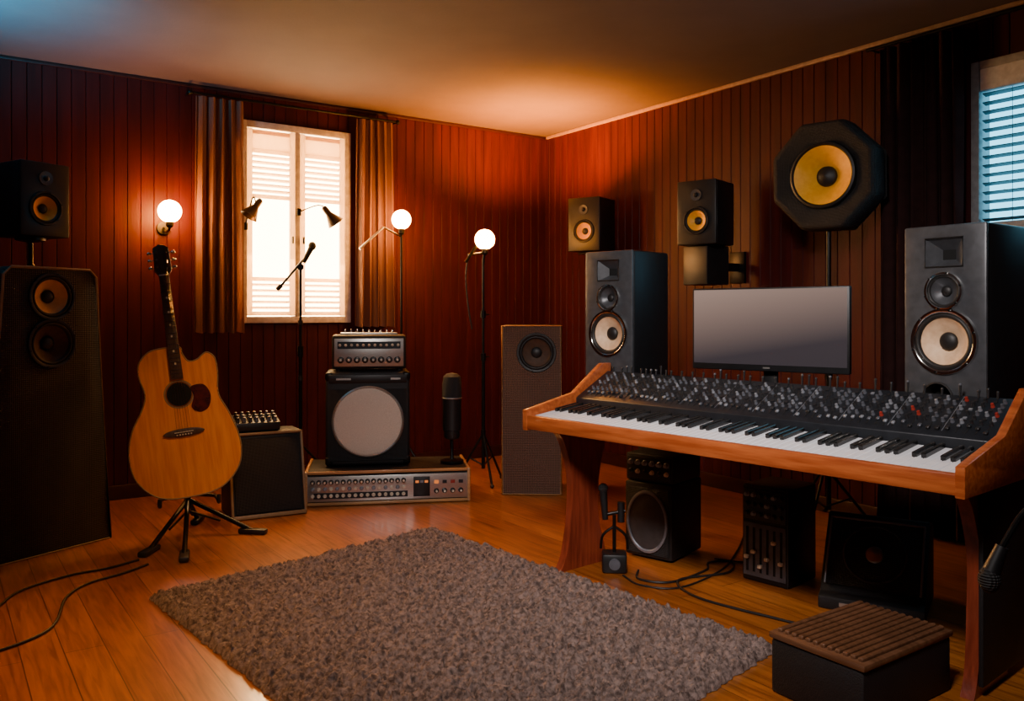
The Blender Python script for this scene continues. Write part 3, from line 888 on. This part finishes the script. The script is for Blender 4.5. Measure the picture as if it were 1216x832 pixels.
def octagon():
    rt = root('octagonal_speaker', (3.93, 2.72, 0), -78)
    c = (0, 0, 1.89); Ro = .315
    b = MB()
    pr = [(Ro * .93, -.12), (Ro, -.09), (Ro * 1.0, .02), (Ro * .93, .055), (Ro * .60, .02), (Ro * .56, .0)]
    T = Matrix.Translation(c) @ Euler(FX).to_matrix().to_4x4() @ Matrix.Rotation(PI / 8, 4, 'Z')
    b.raw([(r * math.cos(k * PI / 4) * .96, r * math.sin(k * PI / 4), z) for r, z in pr for k in range(8)],
          [[i * 8 + k, i * 8 + (k + 1) % 8, (i + 1) * 8 + (k + 1) % 8, (i + 1) * 8 + k] for i in range(5) for k in range(8)] + [list(range(8))], m_grilledk, T)
    ob = b.build('octagon_housing', rt)
    md = ob.modifiers.new('bev', 'BEVEL'); md.width = .02; md.segments = 3
    d = MB(); y = -.03
    lathe_open(d, [(.150, -.01), (.185, -.03), (.178, .0), (.175, .012), (.165, .016), (.156, .005)], (c[0], y, c[2]), m_rubber, seg=48)
    lathe_open(d, [(.157, .006), (.12, -.015), (.08, -.045), (.045, -.07)], (c[0], y, c[2]), m_coneyel, seg=48)
    lathe_open(d, [(.056, -.068), (.052, -.045), (.03, -.030), (1e-5, -.026)], (c[0], y, c[2]), m_rubber, seg=48)
    d.build('cone', rt)
    p = MB(); tripod_base(p, .34, .26, a0=.6)
    p.rod((0, .05, .1), (0, .05, 1.60), .013, m_metal_blk); p.rod((0, 0, .1), (0, .05, .12), .01, m_metal_blk)
    p.rod((0, .05, .8), (0, .05, .86), .02, m_metal_blk)
    p.build('stand', rt)
octagon()

# ------------------------------------------------------------------ below the desk
m_ampgr = M('amp_grille', (.06, .056, .056), .6)
def under_amp():
    rt = root('guitar_amplifier', (2.91, 2.90, 0), -74)
    w, d, h = .25, .30, .36
    b = MB(); b.box((w, d, h - .01), (0, 0, .01 + (h - .01) / 2), m_blackwood, bevel=.01)
    b.box((w - .03, .008, h - .05), (0, -d / 2 - .002, h / 2), m_grilledk, bevel=.002)
    b.box((w, d - .02, .13), (0, .0, h + .067), m_blackwood, bevel=.008)
    b.box((w - .02, .008, .10), (0, -d / 2 + .008, h + .067), m_mixface, bevel=.002)
    b.build('cabinet', rt)
    g = MB(); g.lathe([(.108, 0), (.108, .01), (.10, .013), (.096, .008), (.096, .004)], (0, -d / 2 - .006, h / 2), m_knob, FX, 48, scale=(1, 1.35, 1), caps=False)
    g.lathe([(.097, .006), (.09, .010), (.05, .016), (1e-5, .018)], (0, -d / 2 - .006, h / 2), m_ampgr, FX, 48, scale=(1, 1.35, 1), caps=False)
    for i in range(6):
        knob(g, -.095 + i * .038, -d / 2 + .004, h + .09, .012, .018, m_knob); knob(g, -.095 + i * .038, -d / 2 + .004, h + .048, .010, .015, m_knobc if i % 2 else m_knobd)
    g.build('grille_and_knobs', rt)
under_amp()

def fader_unit():
    rt = root('fader_mixer', (3.04, 2.33, 0), -82)
    w, d, h = .22, .24, .415
    b = MB(); b.box((w, d, h), (0, 0, h / 2 + .001), m_black, bevel=.01)
    b.box((w - .02, .008, .23), (0, -d / 2 - .002, .14), m_knobm, bevel=.002)
    b.box((w - .02, .008, .13), (0, -d / 2 - .002, .335), m_mixface, bevel=.002)
    b.build('body', rt)
    k = MB()
    for i in range(6):
        x = -.080 + i * .032
        k.box((.010, .002, .19), (x, -d / 2 - .007, .14), m_void)
        k.box((.018, .018, .014), (x, -d / 2 - .013, .07 + .13 * random.random()), m_knobc, bevel=.002, seg=1)
        for j in range(3): knob(k, x, -d / 2 - .006, .295 + j * .04, .010, .016, random.choice([m_knob, m_knobd, m_knobd]))
    k.build('faders_and_knobs', rt, angle=50)
fader_unit()

def wedge_monitor():
    rt = root('stage_monitor_speaker', (3.12, 1.92, 0), -66)
    T = Matrix.Rotation(PI / 2, 4, 'Z')
    c = MB(); c.prism([(-.20, 0), (.17, 0), (.17, .30), (.03, .335), (-.16, .06), (-.20, .05)], -.19, .19, m_blackwood, .008, Mx=T)
    c.build('cabinet', rt)
    th = math.atan2(.19, .275)
    F = Matrix.Translation((0, -.065, .1975)) @ Matrix.Rotation(-th, 4, 'X')
    g = MB(); g.box((.34, .014, .28), (0, -.004, 0), m_grilledk, Mx=F, bevel=.004)
    for e in (-1, 1): g.box((.008, .012, .28), (e * .172, -.010, 0), m_knob, Mx=F, bevel=.002)
    g.box((.35, .012, .008), (0, -.010, .138), m_knob, Mx=F, bevel=.002)
    F2 = F @ Matrix.Rotation(PI / 2, 4, 'X')
    g.lathe([(.118, .010), (.118, .014), (.112, .015), (.112, .010)], (0, 0, 0), m_knobm, Mx=F2, caps=False)
    g.lathe([(.035, .010), (.03, .018), (1e-5, .024)], (0, 0, 0), m_silver, Mx=F2, caps=False)
    g.build('grille', rt)
    l = MB(); l.box((.16, .003, .014), (-.03, -.2015, .026), m_silver); l.build('badge', rt)
wedge_monitor()

def desk_mic():
    rt = root('small_tripod_microphone', (2.52, 2.82, 0), -40)
    b = MB(); b.box((.11, .10, .085), (0, 0, .0435), m_black, bevel=.012)
    b.cyl(.025, .02, (0, -.051, .045), m_knobm, FX)
    b.rod((0, 0, .08), (0, 0, .25), .008, m_metal_blk)
    for a in (-1, 1): b.tube([(0, 0, .20), (a * .05, 0, .16), (a * .06, 0, .10)], .006, m_metal_blk)
    b.rod((-.05, 0, .25), (.05, 0, .27), .008, m_metal_blk)
    b.rod((-.04, 0, .23), (-.05, 0, .36), .013, m_black, .018); b.sphere(.022, (-.05, 0, .37), m_grilledk)
    b.rod((.03, 0, .22), (.03, 0, .31), .016, m_black)
    b.build('body', rt)
desk_mic()

def footrest():
    rt = root('slatted_footstool', (2.335, 1.49, 0), 0)
    b = MB(); b.box((.46, .31, .165), (0, 0, .0835), m_blackwood, bevel=.01)
    b.box((.47, .32, .02), (0, 0, .176), m_slat, bevel=.006)
    b.build('base', rt)
    s = MB()
    for i in range(12): s.box((.43, .015, .012), (0, -.135 + i * .0245, .191), m_slat, bevel=.003, seg=1)
    s.build('slats', rt)
footrest()

def fg_mic():
    rt = root('gooseneck_microphone', (2.08, .90, 0), 0)
    b = MB(); b.lathe([(.11, 0), (.11, .02), (.03, .03), (.012, .05), (.012, .5)], (0.05, -.02, 0), m_metal_blk)
    b.tube([(.05, -.02, .5), (.06, -.04, .66), (.03, -.03, .73), (-.03, .0, .70), (-.07, .03, .62)], .007, m_metal_blk)
    b.rod((-.07, .03, .62), (-.09, .045, .56), .014, m_black, .020)
    b.build('stand', rt)
    g = MB(); g.sphere(.024, (-.093, .047, .545), m_grilledk, (1, 1, 1.3)); g.build('mesh_head', rt)
fg_mic()

def cable(pts, r=.005):
    MB().tube([(p[0], p[1], r + .001) for p in pts], r, m_rubber, seg=8, smooth=8).build('audio_cable')
cable([(.82, 4.10), (.70, 4.02), (.55, 3.95), (.45, 3.80), (.35, 3.45), (.1, 3.3), (-.3, 3.2)])
cable([(.80, 4.20), (.66, 4.14), (.50, 4.12), (.30, 4.0), (.15, 3.75), (-.2, 3.7)])
cable([(2.60, 2.75), (2.52, 2.66), (2.60, 2.55), (2.85, 2.58), (2.95, 2.65), (3.05, 2.60), (2.9, 2.50), (2.65, 2.55), (2.55, 2.35), (2.62, 2.0), (2.70, 1.72)])
cable([(2.50, 2.74), (2.47, 2.6), (2.58, 2.48), (2.9, 2.54), (3.2, 2.7), (3.5, 2.9)], .004)
cable([(3.02, 2.68), (3.1, 2.56), (3.3, 2.50), (3.5, 2.6)], .004)

# ------------------------------------------------------------------ lights
def area(name, loc, target, size, energy, col, sy=None, spread=180):
    l = bpy.data.lights.new(name, 'AREA'); l.energy = energy; l.color = col; l.size = size; l.spread = R(spread)
    if sy: l.shape = 'RECTANGLE'; l.size_y = sy
    o = bpy.data.objects.new(name, l); COL.objects.link(o); o.location = loc
    o.rotation_euler = (Vector(target) - Vector(loc)).to_track_quat('-Z', 'Y').to_euler()
    return o
def spot(name, loc, target, energy, col, ang, blend=.6, r=.08):
    l = bpy.data.lights.new(name, 'SPOT'); l.energy = energy; l.color = col; l.spot_size = R(ang); l.spot_blend = blend; l.shadow_soft_size = r
    o = bpy.data.objects.new(name, l); COL.objects.link(o); o.location = loc
    o.rotation_euler = (Vector(target) - Vector(loc)).to_track_quat('-Z', 'Y').to_euler()
spot('uplight_spot', (3.65, 4.95, 1.90), (3.72, 5.05, 2.65), 480, (1, .27, .016), 150, 1.0, .08)
spot('floor_spot', (-.3, 2.7, 2.5), (.40, 3.0, 0), 175, (1, .45, .09), 62, 1.0, .1)
spot('guitar_spot', (1.5, 2.9, 2.5), (1.1, 4.45, .50), 88, (1, .55, .20), 30, 1.0, .08)
area('desk_fill_light', (.5, .8, 2.5), (2.45, 2.4, 0.8), 0.5, 26, (1, .90, .86), spread=76)  # added overhead fill for desk and speaker fronts, not a ceiling fixture
area('window_daylight', (2.1, 5.45, 1.8), (2.0, 3.5, 0.4), 0.7, 26, (1, .50, .16), 1.2, spread=130)
area('cool_window_light', (4.12, 1.65, 2.0), (2.5, 1.6, 1.0), 0.8, 2.0, (.35, .75, 1), .7)
spot('cool_lamp', (-.35, 4.2, 2.05), (.0, 4.5, 2.65), 330, (.02, .60, 1), 100, 1.0, .1)

w = bpy.data.worlds.new('world'); scene.world = w; w.use_nodes = True
nt = w.node_tree
nt.nodes['Background'].inputs[0].default_value = (.02, .02, .03, 1)
nt.nodes['Background'].inputs[1].default_value = 0.5

# ------------------------------------------------------------------ camera
cam = bpy.data.cameras.new('camera'); co = bpy.data.objects.new('camera', cam); COL.objects.link(co)
cam.sensor_width = 36; cam.lens = 994 / 1216 * 36; cam.shift_y = -43 / 1216
co.location = (0, 0, 1.15); co.rotation_euler = (R(90), 0, R(-34.82))
scene.camera = co
